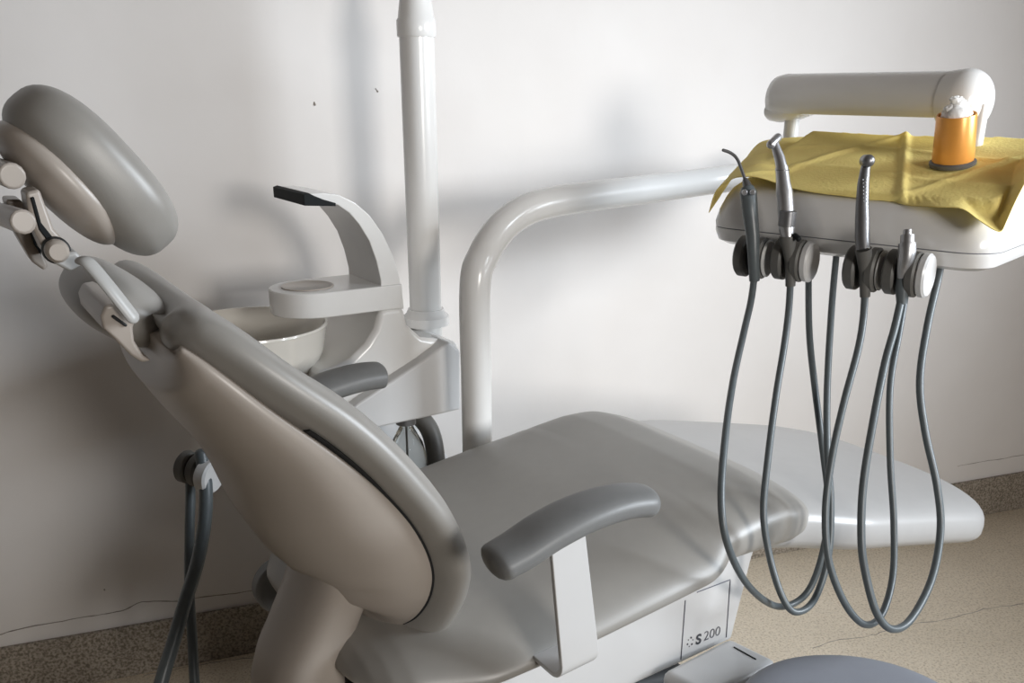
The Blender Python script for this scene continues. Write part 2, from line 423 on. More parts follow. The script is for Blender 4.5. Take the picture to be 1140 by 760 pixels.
for u in uu:
    hw = interp(hwS, u); t_ = interp(topS, u); b_ = interp(botS, u); c = (t_ + b_) / 2; hh = (t_ - b_) / 2
    ring = []
    for q in sring(Vec((0, 0, 0)), Vec((1, 0, 0)), Vec((0, 1, 0)), hw, hh, 2.25 + .8 * min(1, max(0, (u - .92) / .12)), 56):
        z = c + q.y
        if q.y > 0: z += .0 - .012 * (1 - min(1, abs(q.x) / .22) ** 2) * (1 if u < .9 else max(0, 1 - (u - .9) / .15)) * min(1, (u - .35) / .1)
        f = min(1, max(0, (.45 - q.y / max(hh, 1e-4)) / .8)); f = f * f * (3 - 2 * f)
        bu = min(1, max(0, (u - .40) / .12)) * (1 - min(1, max(0, (u - .875) / .06)) ** 2)
        if q.x > 0: q.x *= .72 + .28 * min(1, max(0, (u - .36) / .22)); bu_ = bu * min(1, max(0, (u - .5) / .1))
        else: bu_ = bu
        ring.append(C(u, VC + q.x * (1 + .10 * f * bu_), z))
    rings.append(ring)
seat = MB().loft(rings).mk('seat_cushion', M_vinyl, chair, sub=1)

# ---- legrest
rings = []
for k in range(61):
    q = -.1 + 1.1 * k / 60; u = 1.09 + .585 * q
    e = min(1, ((1 - q) / .22)) ; e = sqrt(max(0, 1 - (1 - e) ** 2))
    w = .742 - .120 * q - .01 * q * q
    hw = .292 * (.55 + .45 * e) if q > .78 else .258 + .034 * (lambda t: t * t * (3 - 2 * t))(min(1, max(0, (q + .02) / .32)))
    hh = .060 * (.35 + .65 * min(1, (1 - q) / .06) ** .5)
    rings.append(sring(C(u, VC, w), V, W, hw, hh, 3.0, 48))
MB().loft(rings).mk('legrest', M_leg, chair, sharp=0)

# ---- armrests
def armrest(pix, v, k=1.0):
    c = [onV(x, y, v) for x, y in pix]
    path, _ = spline(c, [0] * len(c), 8)
    rings = []; n = len(path)
    for i, p in enumerate(path):
        t = (path[min(i + 1, n - 1)] - path[max(i - 1, 0)]).normalized(); up = V.cross(t)
        if up.z < 0: up = -up
        q = i / (n - 1); e = sqrt(max(.02, 1 - max(0, abs(q - .5) * 2 - .84) ** 2 / .16 ** 2))
        a = (.030 + .004 * sin(pi * q)) * e * k; b = .0185 * (.3 + .7 * e) * k
        rings.append(sring(p, V, up, a, b, 2.3, 28))
    return MB().loft(rings).mk('armrest', M_arm, chair)
near = armrest([(545, 630), (575, 613), (610, 590), (650, 570), (690, 558), (724, 556)], .80)
# bracket of the near armrest (flat white strip bent in under the seat)
def strip(pixL, pixR, v, th=.006):
    vs = []; fs = []
    return None
near['label'] = 'near armrest'
mb = MB()
a0, a1 = onV(612, 608, .80), onV(650, 592, .80)
b0, b1 = onV(624, 742, .80), onV(665, 722, .80)
ww = (b0 - a0)
rows = []
for q in [0, .25, .5, .75, 1]:
    rows.append((a0 + (b0 - a0) * q, a1 + (b1 - a1) * q))
for k in range(1, 7):
    a = pi / 2 * k / 6; r = .022
    d = V * (r * (1 - cos(a))) - W * (r * sin(a)); rows.append((b0 + d, b1 + d))
lastd = V * .06
rows.append((rows[-1][0] + lastd, rows[-1][1] + lastd))
vs = []; fs = []
for i, (l, r_) in enumerate(rows):
    if i == 0: d = rows[1][0] - l
    elif i == len(rows) - 1: d = l - rows[i - 1][0]
    else: d = rows[i + 1][0] - rows[i - 1][0]
    side = (r_ - l).normalized(); nn = side.cross(d.normalized()).normalized() * .0035
    vs += [l - nn, r_ - nn, r_ + nn, l + nn]
for i in range(len(rows) - 1):
    for j in range(4):
        a, b = i * 4 + j, i * 4 + (j + 1) % 4; fs.append((a, b, b + 4, a + 4))
fs += [(3, 2, 1, 0), tuple(range(len(vs) - 4, len(vs)))]
br = mk('armrest_bracket', vs, fs, M_white2, near, smooth=True, bev=.0015)
far = armrest([(320, 456), (350, 436), (380, 425), (405, 419), (426, 417)], 1.53, 1.25)
far['label'] = 'far armrest partly hidden by the backrest'

# ---- base under the seat: white side cover with plate, S200 lettering, pedestal cover
v0 = .90
cov = [(560, 770), (665, 708), (763, 656), (838, 618), (815, 712), (757, 737), (700, 762), (640, 800), (520, 870)]
def pV(x, y, v=v0): return onV(x, y, v)
prof = [pV(x, y) for x, y in [(560, 742), (700, 668), (845, 600), (838, 620), (815, 711), (812, 713), (757, 739), (700, 765), (600, 812), (500, 850), (500, 730)]]
mb = MB(); mb.prism(prof, V * .48); base = mb.mk('seat_base_cover', M_white2, chair, smooth=True, bev=.006, seg=3)
# flush plate outline on cover
mb = MB()
ol = [(763, 668), (758, 734)], [(813, 646), (808.5, 709)], [(776, 659), (813, 645)]
for a, b in ol: mb.tube([pV(*a, v0 - .0003), pV(*b, v0 - .0003)], .0009, n=6, samp=1, dome=False)
mb.mk('cover_plate_joint', M_line, chair)
def text(s, x, y, v, size, m, off=0, shear=0):
    cu = bpy.data.curves.new('lettering', 'FONT'); cu.body = s; cu.size = size; cu.extrude = .0003; cu.offset = off; cu.shear = shear
    o = bpy.data.objects.new('lettering', cu); col.objects.link(o); cu.materials.append(m)
    Mx = Matrix.Identity(4); n = -V
    for r_ in range(3): Mx[r_][0] = U[r_]; Mx[r_][1] = W[r_]; Mx[r_][2] = n[r_]
    loc = onV(x, y, v)
    Mx.translation = loc
    dg = bpy.context.evaluated_depsgraph_get(); me = bpy.data.meshes.new_from_object(o.evaluated_get(dg)); bpy.data.objects.remove(o)
    me.transform(Mx); me.materials.clear(); me.materials.append(m)
    q = bpy.data.objects.new('lettering', me); col.objects.link(q); q.parent = chair; q.matrix_parent_inverse = Matrix.Translation(-chair.location)
    return q
text('S', 774.5, 717.5, v0 - .0006, .024, M_ink, .0007)
text('200', 783, 713.5, v0 - .0006, .024, M_inklt, -.0004)
mb = MB()
for k in range(6):
    a = k * pi / 3 + .3; c = pV(768.5, 714.5, v0 - .0006) + U * cos(a) * .0055 + W * sin(a) * .0075
    mb.lathe(c, V, [(0, 0), (.0017 if k % 2 else .0011, 0), (.0017 if k % 2 else .0011, .0004), (0, .0004)], n=10)
mb.mk('emblem', M_ink, chair)
# lower dark bellows and floor pedestal
mb = MB(); mb.box(C(.62, VC, .42), U, V, W, .2, .17, .2); mb.mk('lift_column', M_dark, chair, bev=.03)
A_, B_, C_ = onW(735, 746, .60), onW(812, 707, .60), onW(868, 734, .60)
mb = MB(); dn_ = C_ - B_; q4 = [A_, B_, C_, A_ + dn_]
mb.loft([[p - W * .40 for p in q4], q4]); mb.mk('foot_housing', M_white2, chair, bev=.014, seg=4)
mb = MB(); mb.tube([B_ + dn_ * .3 - (B_ - A_) * .15 + W * .0002, B_ + dn_ * .75 - (B_ - A_) * .17 + W * .0002], .0014, n=8, samp=1); mb.mk('housing_slot', M_dark, chair)
mb = MB(); mb.prism([C(u, 1.0, w) for u, w in [(.50, .10), (.56, .40), (.80, .50), (1.0, .46), (1.12, .10)]], V * .34); mb.mk('pedestal_cover', M_dark, chair, bev=.03, seg=4)
mb = MB(); mb.box(C(.72, VC, .03), U, V, W, .5, .26, .03); mb.mk('floor_plate', M_ltgrey, chair, bev=.02)

# ---- backrest support arm (white swan-neck from shell to base)
mb = MB()
rings = []
sp_ = [(.40, .83, .085, .045), (.372, .765, .078, .042), (.345, .705, .075, .046), (.330, .66, .08, .052), (.332, .60, .09, .058), (.40, .51, .10, .06), (.56, .45, .12, .06)]
P4, _ = spline([Vec((a, b, 0)) for a, b, c, d in sp_], [0] * 7, 6); Q4, _ = spline([Vec((c, d, 0)) for a, b, c, d in sp_], [0] * 7, 6)
for i in range(len(P4)):
    t = (P4[min(i + 1, len(P4) - 1)] - P4[max(i - 1, 0)]).normalized(); n_ = Vec((t.y, -t.x, 0))
    rings.append(sring(C(P4[i].x, VC - .08, P4[i].y), V, C(n_.x, 0, n_.y), Q4[i].x, Q4[i].y, 2.8, 32))
mb.loft(rings); mb.mk('backrest_support', M_cream, chair, sharp=0)
mb = MB(); c = onV(318, 655, 1.40); mb.lathe(c, V, [(0, 0), (.045, 0), (.05, .006), (.05, .03), (0, .03)]); mb.mk('hinge_cap', M_arm, chair, bev=.003)

# ================================================================== CUSPIDOR UNIT
unit = empty('cuspidor_unit', C(.72, 1.85, 0), 'white cuspidor unit with spittoon bowl and tall pole behind the chair', 'dental unit')
V0, VD = 1.66, .16
# body with the hook arch, platform, lower swoosh
body = [(512, 382), (513, 456), (470, 466), (412, 478), (380, 480), (360, 470), (352, 440), (352, 414), (372, 409), (392, 399), (408, 383), (418, 366), (424, 344),
        (450, 341), (455, 362), (470, 376), (500, 379)]
def arch_profile():
    outer = [(340, 216), (360, 214.5), (378, 217), (396, 226), (412, 240), (426, 260), (437, 283), (444, 305), (448, 325), (450, 344)]
    inner = [(424, 344), (424, 312), (419, 290), (411, 268), (400, 250), (389, 237), (376, 228), (360, 227), (342, 226)]
    return outer + inner
mb = MB(); mb.prism([onV(x, y, V0) for x, y in arch_profile()], V * VD)
mb.mk('filler_arch', M_white, unit, bev=.002)
mb = MB(); mb.prism([onV(x, y, V0 - .005) for x, y in [(338, 216.5), (343, 214.5), (350, 218), (360, 222), (374, 226), (374, 229.5), (339, 229)]], V * (VD + .008))
mb.mk('arch_tip', M_black, unit, bev=.001)
mb = MB(); mb.prism([onV(x, y, V0) for x, y in body], V * (VD + .12)); mb.mk('unit_body', M_white, unit, bev=.014, seg=4)
# raised rib on the body shoulder
mb = MB(); mb.prism([onV(x, y, V0 - .03) for x, y in [(388, 458), (400, 448), (470, 402), (500, 380), (513, 390), (513, 456), (470, 466), (412, 478)]], V * .08)
mb.mk('unit_shoulder', M_white2, unit, bev=.006)
# platform (rounded left end)
pl = []
pT, pB = [onV(x, y, V0 - .006) for x, y in ((448, 316), (448, 343))]
zt = pT.z; zb = pB.z
cR = onV(424, 330, V0 - .006); 
def plat(z, gr=0):
    out = []; u1 = onV(447, 330, V0).dot(U); uc = u1 - .10; vc = V0 + .070; r = .076 + gr
    out.append(C(u1, vc - r, z))
    for k in range(25):
        a = -pi / 2 - pi * k / 24; out.append(C(uc - .055 + cos(a) * (r + .008), vc + sin(a) * r, z))
    out.append(C(u1, vc + r, z)); return out
o_ = MB().loft([plat(zb), plat(zt)]).mk('platform', M_white, unit, bev=.003)
cc = sum(plat(zt), Vec()) / len(plat(zt))
mb = MB(); u1 = onV(447, 330, V0).dot(U); c0 = C(u1 - .165, V0 + .07, zt + .0003)
mb.lathe(c0, W, [(.05, 0), (.05, .002), (.046, .002), (.044, .0005), (0, .0005)], n=40); mb.mk('cup_recess', M_cream, unit)
# bowl
bc = P(276, 362, 1.84)
RB = .153
prof = [(0, -.125), (.06, -.125), (.10, -.115), (.128, -.09), (.144, -.05), (RB, -.004), (RB + .002, .0), (RB + .001, .004), (RB - .003, .004), (RB - .007, -.002), (.137, -.05), (.121, -.086), (.095, -.107), (.05, -.115), (0, -.116)]
bo = MB().lathe(bc, W, prof, n=64).mk('spittoon_bowl', M_ceramic, unit)
mb = MB(); mb.lathe(bc, W, [(.0, -.25), (.035, -.25), (.04, -.16), (.05, -.1), (0, -.1)]); mb.mk('bowl_stem', M_white, unit)
# pole
pb = P(474, 345, 2.0)
mb = MB(); zc = 1.513
mb.lathe(Vec((pb.x, pb.y, 0)), W, [(0, pb.z - .1), (.034, pb.z - .1), (.034, zc - .005), (0, zc - .005)], n=40)
pole = mb.mk('lamp_pole', M_white, unit)
mb = MB(); mb.lathe(Vec((pb.x, pb.y, 0)), W, [(0, zc - .018), (.0365, zc - .018), (.038, zc - .015), (.038, zc + .012), (.035, zc + .016), (.031, zc + .045), (.029, zc + .055), (.024, zc + .06), (.022, zc + .066), (.026, zc + .072), (.026, zc + .3), (0, zc + .3)], n=40)
mb.mk('pole_collar', M_white, pole)
mb = MB(); mb.lathe(Vec((pb.x, pb.y, 0)), W, [(0, pb.z - .03), (.05, pb.z - .03), (.049, pb.z - .012), (.042, pb.z - .006), (.038, pb.z + .004), (0, pb.z + .004)], n=40)
mb.mk('pole_base', M_white, pole)
# column to the floor
mb = MB(); mb.box(C(.80, 1.86, .32), U, V, W, .13, .12, .32); mb.mk('unit_column', M_white2, unit, bev=.03, seg=4)
mb = MB(); mb.box(C(.80, 1.90, .67), U, V, W, .09, .08, .06); mb.mk('column_neck', M_white2, unit, bev=.01)
# parts hanging below the unit
mb = MB(); c = P(452, 470, 1.93)
mb.lathe(c, -W, [(0, 0), (.012, 0), (.014, .008), (.02, .02), (.033, .045), (.04, .075), (.04, .12), (.036, .13), (0, .13)], n=32); mb.mk('glass_trap', M_glass, unit)
mb = MB(); mb.lathe(c + W * .01, -W, [(0, 0), (.021, 0), (.021, .012), (0, .012)], n=24); mb.tube([c, c - W * .12], .002, n=6); mb.mk('trap_cap', M_steeld, unit)
mb = MB(); mb.tube([P(466, 462, 1.99), P(478, 478, 1.99), P(484, 500, 1.99), P(486, 530, 1.99)], .02); mb.mk('drain_elbow', M_holder, unit)

# ================================================================== DELIVERY ARM
arm = empty('delivery_arm', P(531, 485, 1.9) * 1, 'white bent tube arm rising behind the seat and reaching to the tray', 'arm')
a0 = Vec((-.071, 1.783, 0))
pA = [a0 + W * .60, a0 + W * .70, a0 + W * .85]
pA += [P(529, 320, 1.79), P(538, 285, 1.79), P(558, 254, 1.80), P(585, 234, 1.83), P(615, 225, 1.87), P(660, 218, 1.94), P(740, 208, 2.06), P(800, 200, 2.15), P(880, 190, 2.22)]
mb = MB(); mb.tube(pA, .0305, n=28, samp=8)
mb.mk('arm_tube', M_white, arm)
e = P(880, 190, 2.22)
TFL = P(790, 268, 1.523); TFR = P(1062, 300, 1.281)
e1 = (TFR - TFL); e1.z = 0; TW = e1.length; e1.normalize(); e2 = Vec((-e1.y, e1.x, 0))
if e2.y < 0: e2 = -e2
BZ = 1.17
jt = TFL + e1 * .2 + e2 * .18; jt.z = 1.19
mb = MB(); mb.lathe(Vec((e.x, e.y, e.z - .04)), W, [(0, 0), (.04, 0), (.042, .006), (.042, .075), (.038, .08), (0, .08)]); mb.mk('arm_joint', M_white, arm)
mb = MB(); mb.tube([e, e * .6 + jt * .4, jt], .022, n=16); mb.mk('arm_link', M_white, arm)

# ================================================================== INSTRUMENT TRAY
tray = empty('instrument_tray', Vec((jt.x, jt.y, BZ)), 'white delivery tray head with handle bar and four grey instrument holders', 'instrument tray')
def T(a, b, w): q = TFL + e1 * a + e2 * b; return Vec((q.x, q.y, w))
TD = .31; SL = .27; ZF = 1.243
def tlevel(zf, ins, top=False, slope=0):
    out = []; a0, a1, b0, b1 = -.012 + ins, TW + .045 - ins, ins, TD - ins; r = max(.012, .05 - ins)
    for (cx, cy, s) in ((a1 - r, b0 + r, -90), (a1 - r, b1 - r, 0), (a0 + r, b1 - r, 90), (a0 + r, b0 + r, 180)):
        for k in range(9):
            a = R(s + 90 * k / 8); x, y = cx + r * cos(a), cy + r * sin(a); out.append(T(x, y, zf + slope * y))
    return out
mb = MB(); mb.loft([tlevel(BZ - .004, .02), tlevel(BZ + .002, .006), tlevel(BZ + .016, .0), tlevel(BZ + .022, .0)]); mb.mk('tray_base', M_white, tray)
mb = MB(); mb.loft([tlevel(BZ + .0235, .0, slope=.0), tlevel(BZ + .03, -.001, slope=.05), tlevel(BZ + .045, .004, slope=.15), tlevel(ZF - .012, .014, slope=.25), tlevel(ZF - .003, .022, slope=.27), tlevel(ZF, .032, slope=.27)])
mb.mk('tray_body', M_white, tray)
mb = MB(); mb.loft([tlevel(BZ + .02, .003), tlevel(BZ + .026, .003)]); mb.mk('tray_joint', M_line, tray)
# raised right-hand console edge
# handle bar behind the tray
bL = P(862, 108, 1.77); bR = P(1103, 118, 1.42); bz = 1.385
d = (bR - bL); d.z = 0; BL = d.length; d.normalize(); dn = Vec((-d.y, d.x, 0))
def barsec(s, z, hx, hz, flat=.6, N=36):
    c = bL + d * s; c.z = z; out = []
    for k in range(N):
        a = 2 * pi * k / N; x, y = cos(a), sin(a)
        yy = y if y > 0 else max(y, -flat)
        out.append(c + dn * x * hx + W * yy * hz)
    return out
rings = [barsec(0, bz, .012, .012), barsec(.004, bz, .028, .03), barsec(.014, bz, .038, .04), barsec(.03, bz, .042, .043)]
rings += [barsec(s * BL, bz, .042, .043) for s in (.2, .4, .6, .8, .85)]
mb = MB().loft(rings); bar = mb.mk('handle_bar', M_white, tray, smooth=True)
rings = [barsec(BL * .84, bz, .03, .03, .9)] + [barsec(BL * .84 + .002, bz, .043, .044, .8)]
for k in range(0, 10):
    a = k / 9 * pi / 2; rings.append(barsec(BL * .9 + .036 * sin(a), bz - .002, .046 * max(.08, cos(a) ** .7), .0485 * max(.08, cos(a) ** .7), .82 if k < 7 else .8))
MB().loft(rings).mk('handle_end_cap', M_white, bar)
# underside flute of the bar and its two feet
for s_, r_ in ((.02 + .03, .0135), (BL - .015, .011)):
    c = bL + d * s_; c.z = 1.26; MB().lathe(c, W, [(0, 0), (r_, 0), (r_, .12), (0, .12)], n=24).mk('bar_foot', M_white2, tray)
mb = MB(); mb.loft([barsec(.01, bz - .022, .034, .02, .9), barsec(.03, bz - .024, .036, .02, .9), barsec(.06, bz - .02, .034, .018, .9), barsec(.085, bz - .016, .03, .014, .9)]); mb.mk('bar_bracket', M_white, tray)
# small dark key at the right edge
mb = MB(); mb.box(T(TW + .05, .17, BZ + .05), e1, e2, W, .004, .012, .012); mb.mk('tray_key', M_black, tray, bev=.002)

# holders: grey drums with a slot, axis along tray front; white cap outboard on every second
def holder(x, y, t, cap, wd_=.030):
    c = P(x, y, t); r = .0315
    def arc(cc, s0, s1, m, name, rad=r, open_=True):
        mb = MB()
        rings = []
        for s in (s0, s0 + .003, s1 - .003, s1):
            rr = rad - (.003 if s in (s0, s1) else 0)
            ring = []
            for k in range(30):
                a = R(-75 + 330 * k / 29) if False else 2 * pi * k / 30
                ring.append(cc + e1 * s + (e2 * cos(a) * .8 + W * sin(a)) * rr)
            rings.append(ring)
        mb.loft(rings); return mb.mk(name, m, tray, bev=0)
    h = arc(c, -.024, -.0065, M_holder, 'holder')
    for a_, b_ in ((.0065, .021),):
        g = arc(c, a_, b_, M_holder, 'holder_side'); g.parent = h; g.matrix_parent_inverse = Matrix.Translation(-tray.location)
        pass
    g = arc(c + e2 * .008, -.01, .01, M_dark, 'holder_slot', r * .8); g.parent = h
    if cap:
        g = arc(c + e2 * .002, .021, .034, M_white2, 'holder_cap', r * .97); g.parent = h
    else:
        g = arc(c + e2 * .002, .021, .026, M_ltgrey, 'holder_cap', r * .9); g.parent = h
    # mounting tongue back under the tray
    mb = MB(); mb.box(c + e2 * .03 + W * .012, e1, e2, W, .012, .03, .008); g = mb.mk('holder_tongue', M_white2, tray, bev=.002); g.parent = h
    return h, c
HS = [(839, 286, 1.45, False), (881, 289, 1.415, True), (963, 299, 1.335, False), (1007, 304, 1.30, True)]
holders = [holder(*h) for h in HS]

# ================================================================== HANDPIECES with hoses
def cyl(mb, pts, rs, n=20): mb.tube(pts, rs, n=n, samp=1, dome=False); return mb
def hose(name, pix, parent, r=.0052, m=M_hose):
    mb = MB(); mb.tube([P(x, y, t) for x, y, t in pix], r, n=12, samp=10, dome=False); return mb.mk(name, m, parent)
# syringe
s1 = empty('air_water_syringe', P(838, 300, 1.42), 'grey air water syringe with thin bent steel nozzle, leftmost on the tray', 'syringe')
mb = MB(); cyl(mb, [P(840, 312, 1.435), P(839, 290, 1.42), P(838, 262, 1.41), P(835, 235, 1.405), P(833, 214, 1.40), P(832, 208, 1.40)], [.008, .0085, .010, .0118, .0128, .009]); mb.mk('syringe_handle', M_hose, s1)
mb = MB(); cyl(mb, [P(833, 210, 1.40), P(831, 204, 1.40), P(829, 199, 1.40)], [.007, .006, .0035]); mb.tube([P(830, 202, 1.40), P(825, 187, 1.40), P(820, 176, 1.40), P(813, 170, 1.40), P(805, 167, 1.40)], .0024, n=10); mb.mk('nozzle', M_steeld, s1)
mb = MB()
for x in (829, 838): mb.lathe(P(x, 214, 1.385), (P(x, 214, 1.3) - P(x, 214, 1.4)), [(0, 0), (.0045, 0), (.0045, .004), (.003, .006), (0, .006)], n=16)
mb.mk('button', M_steel, s1)
hose('hose', [(840, 306, 1.435), (836, 335, 1.43), (828, 370, 1.41), (816, 425, 1.37), (807, 490, 1.31), (803, 560, 1.27), (812, 612, 1.28), (836, 655, 1.34), (868, 675, 1.41), (898, 660, 1.435), (916, 615, 1.428), (922, 560, 1.422), (916, 500, 1.422), (907, 430, 1.44), (901, 370, 1.47), (900, 300, 1.52), (900, 262, 1.54)], s1)
# contra-angle
s2 = empty('contra_angle_handpiece', P(878, 300, 1.39), 'thick steel handpiece with ribbed grip and angled head, second from left', 'handpiece')
mb = MB(); cyl(mb, [P(877, 265, 1.385), P(876, 256, 1.385), P(875, 240, 1.385), P(874, 222, 1.385), P(873, 214, 1.385), P(872, 204, 1.385), P(871, 192, 1.385), P(870, 186, 1.385)], [.009, .0115, .012, .012, .0125, .0105, .0098, .0095]); b2 = mb.mk('handpiece_body', M_steel, s2)
mb = MB(); cyl(mb, [P(871, 190, 1.385), P(868, 176, 1.385), P(864, 165, 1.385), P(862, 158, 1.385)], [.0085, .0078, .0065, .006]); mb.tube([P(858, 161, 1.38), P(866, 153, 1.39)], .0065, n=16, samp=1); mb.mk('handpiece_head', M_steel, s2)
MB().lathe(P(871, 190, 1.385), W, [(.0096, 0), (.0102, .0004), (.0102, .0018), (.0096, .0022)], n=24).mk('neck_ring', M_steeld, s2)
MB().lathe(P(875.6, 252, 1.384), W, [(.0100, 0), (.0126, .001), (.0126, .022), (.0100, .023)], n=24).mk('grip_sleeve', M_steeld, s2)
mb = MB(); mb.tube([P(885, 262, 1.375), P(889, 266, 1.37)], .004, n=10, samp=1); mb.mk('latch', M_black, s2)
mb = MB(); cyl(mb, [P(880, 318, 1.415), P(880, 290, 1.40), P(878, 275, 1.392), P(877, 268, 1.388), P(877, 263, 1.386)], [.0075, .0085, .010, .0125, .0125]); mb.mk('hose_coupling', M_holder, s2)
hose('hose', [(880, 312, 1.415), (878, 345, 1.41), (873, 385, 1.40), (864, 440, 1.385), (855, 510, 1.375), (850, 570, 1.37), (857, 620, 1.375), (870, 662, 1.37), (885, 681, 1.375), (906, 668, 1.39), (922, 620, 1.392), (925, 560, 1.392), (921, 500, 1.395), (921, 430, 1.42), (926, 340, 1.47), (932, 272, 1.52), (933, 240, 1.52)], s2)
# turbine
s3 = empty('turbine_handpiece', P(962, 300, 1.31), 'slim curved dark steel turbine with round head, third from left', 'handpiece')
mb = MB(); cyl(mb, [P(961, 278, 1.30), P(960, 265, 1.30), P(960, 245, 1.30), P(960, 225, 1.30), P(961, 205, 1.30), P(963, 190, 1.30), P(965, 180, 1.30)], [.0095, .0100, .0098, .0088, .0080, .0068, .0058]); mb.mk('handpiece_body', M_steeld, s3)
mb = MB(); mb.tube([P(963.5, 179, 1.305), P(967, 179, 1.285)], .0085, n=20, samp=1); mb.mk('handpiece_head', M_steeld, s3)
mb = MB()
for k in range(7):
    for dx in (-3, 1.5): mb.selps(P(963 + dx * .8 + k * .12, 200 + k * 4, 1.292), X1, Y1, W, .001, .001, .001, 1, 1, 8, 6)
mb.mk('grip_dimple', M_steel, s3)
mb = MB(); cyl(mb, [P(963, 330, 1.335), P(963, 302, 1.32), P(962, 285, 1.31), P(961, 277, 1.305)], [.0072, .008, .0105, .0115]); mb.mk('hose_coupling', M_holder, s3)
hose('hose', [(963, 322, 1.335), (961, 355, 1.33), (955, 390, 1.325), (939, 450, 1.315), (926, 510, 1.31), (919, 570, 1.31), (923, 625, 1.315), (941, 672, 1.325), (963, 695, 1.34), (982, 683, 1.37), (994, 640, 1.40), (995, 580, 1.41), (991, 510, 1.41), (991, 430, 1.41), (1001, 370, 1.42), (1009, 320, 1.43), (1011, 280, 1.44)], s3)
# air motor coupling, empty
s4 = empty('air_motor', P(1006, 300, 1.28), 'short steel motor without a tool, rightmost of the four instruments', 'handpiece')
mb = MB(); cyl(mb, [P(1004, 312, 1.29), P(1005, 300, 1.28), P(1008, 290, 1.275), P(1010, 279, 1.27), P(1010, 271, 1.27)], [.0065, .0075, .0105, .0118, .0116]); cyl(mb, [P(1010, 272, 1.27), P(1010.5, 262, 1.27)], [.0092, .0092]); cyl(mb, [P(1010, 264, 1.27), P(1010.5, 256, 1.27)], [.0058, .0058]); mb.mk('motor_body', M_steel, s4)
mb = MB(); cyl(mb, [P(1004, 338, 1.30), P(1004, 322, 1.295), P(1005, 306, 1.286)], [.0072, .0088, .0075]); mb.mk('hose_coupling', M_hose, s4)
hose('hose', [(1004, 330, 1.30), (996, 365, 1.295), (985, 405, 1.29), (972, 470, 1.28), (961, 540, 1.275), (959, 600, 1.275), (964, 640, 1.28), (976, 682, 1.285), (993, 700, 1.295), (1014, 689, 1.32), (1037, 645, 1.35), (1047, 590, 1.37), (1043, 540, 1.37), (1030, 480, 1.37), (1024, 425, 1.37), (1032, 365, 1.375), (1046, 302, 1.38), (1050, 272, 1.39)], s4, r=.0055)

# ================================================================== BIB, DISPENSER, COTTON
def ttop(a, b): return ZF + SL * b
def tcoord(p): q = p - TFL; return q.dot(e1), q.dot(e2)
def onTray(x, y):                      # pixel to tray-top plane
    r = ray(x, y); o = Vec((0, 0, H)); n = (e2 * -SL + W); p0 = T(0, 0, ZF)
    t = (p0 - o).dot(n) / r.dot(n); q = o + r * t; return q
rear = [(836, 168, 1.72), (850, 157, 1.75), (880, 153, 1.74), (925, 152, 1.70), (960, 154, 1.65), (1000, 155, 1.60), (1050, 157, 1.54), (1100, 160, 1.48), (1150, 164, 1.43), (1190, 168, 1.39)]
front = [(789, 238, 1.53), (801, 208, 1.50), (836, 196, 1.47), (885, 210, 1.43), (945, 219, 1.375), (1000, 227, 1.33), (1040, 231, 1.275), (1070, 232.5, 1.25), (1090, 245, 1.232), (1108, 256.5, 1.217), (1115, 258, 1.215), (1121, 246, 1.222), (1134, 218, 1.24), (1165, 160, 1.29)]
def resample(pl, n):
    d = [0]
    for a, b in zip(pl, pl[1:]): d.append(d[-1] + (b - a).length)
    out = []; j = 0
    for i in range(n):
        x = d[-1] * i / (n - 1)
        while j < len(pl) - 2 and d[j + 1] < x: j += 1
        out.append(pl[j].lerp(pl[j + 1], (x - d[j]) / max(1e-9, d[j + 1] - d[j])))
    return out
Rr = resample(spline([P(*q) for q in rear], [0] * len(rear), 14)[0], 130); Ff = resample(spline([P(*q) for q in front], [0] * len(front), 14)[0], 130)
nv = 48; vs = []; fs = []
import mathutils.noise as mn
for i, (a, b) in enumerate(zip(Rr, Ff)):
    for j in range(nv + 1):
        q = j / nv; p = a.lerp(b, q)
        ta, tb = tcoord(p); ins = (0 < ta < TW + .03) and (.02 < tb < TD)
        z = p.z
        n1 = mn.noise(Vec((ta * 9, tb * 9, 1))) * .004
        # two folded ridges
        ridge = 0
        for (x0, k_, s_) in ((.10, .55, 1), (.24, -.4, 1), (.36, .6, 1)):
            dd = ta - x0 - k_ * (tb - .15); ridge += .0045 * math.exp(-(dd / .006) ** 2)
        for y0 in (.10, .2): ridge += .003 * math.exp(-((tb - y0 - .02 * sin(ta * 12)) / .006) ** 2)
        dx = max(0, .016 - ta, ta - (TW + .030)); dy = max(0, .028 - tb, tb - (TD - .012)); dd = sqrt(dx * dx + dy * dy)
        ins = dd < .004
        z = max(z, ttop(ta, tb) + .009 - dd * 2.2 - dd * dd * 30)
        z += n1 + ridge * (1 if ins else .3)
        vs.append(Vec((p.x, p.y, z)))
n0 = len(Rr)
for i in range(n0 - 1):
    for j in range(nv):
        a = i * (nv + 1) + j; fs.append((a, a + 1, a + nv + 2, a + nv + 1))
bib = mk('paper_bib', vs, fs, M_bib, smooth=True, sub=1)
so = bib.modifiers.new('so', 'SOLIDIFY'); so.thickness = .0008; so.offset = 1
tag(bib, 'creased yellow paper bib draped over the white instrument tray', 'bib')

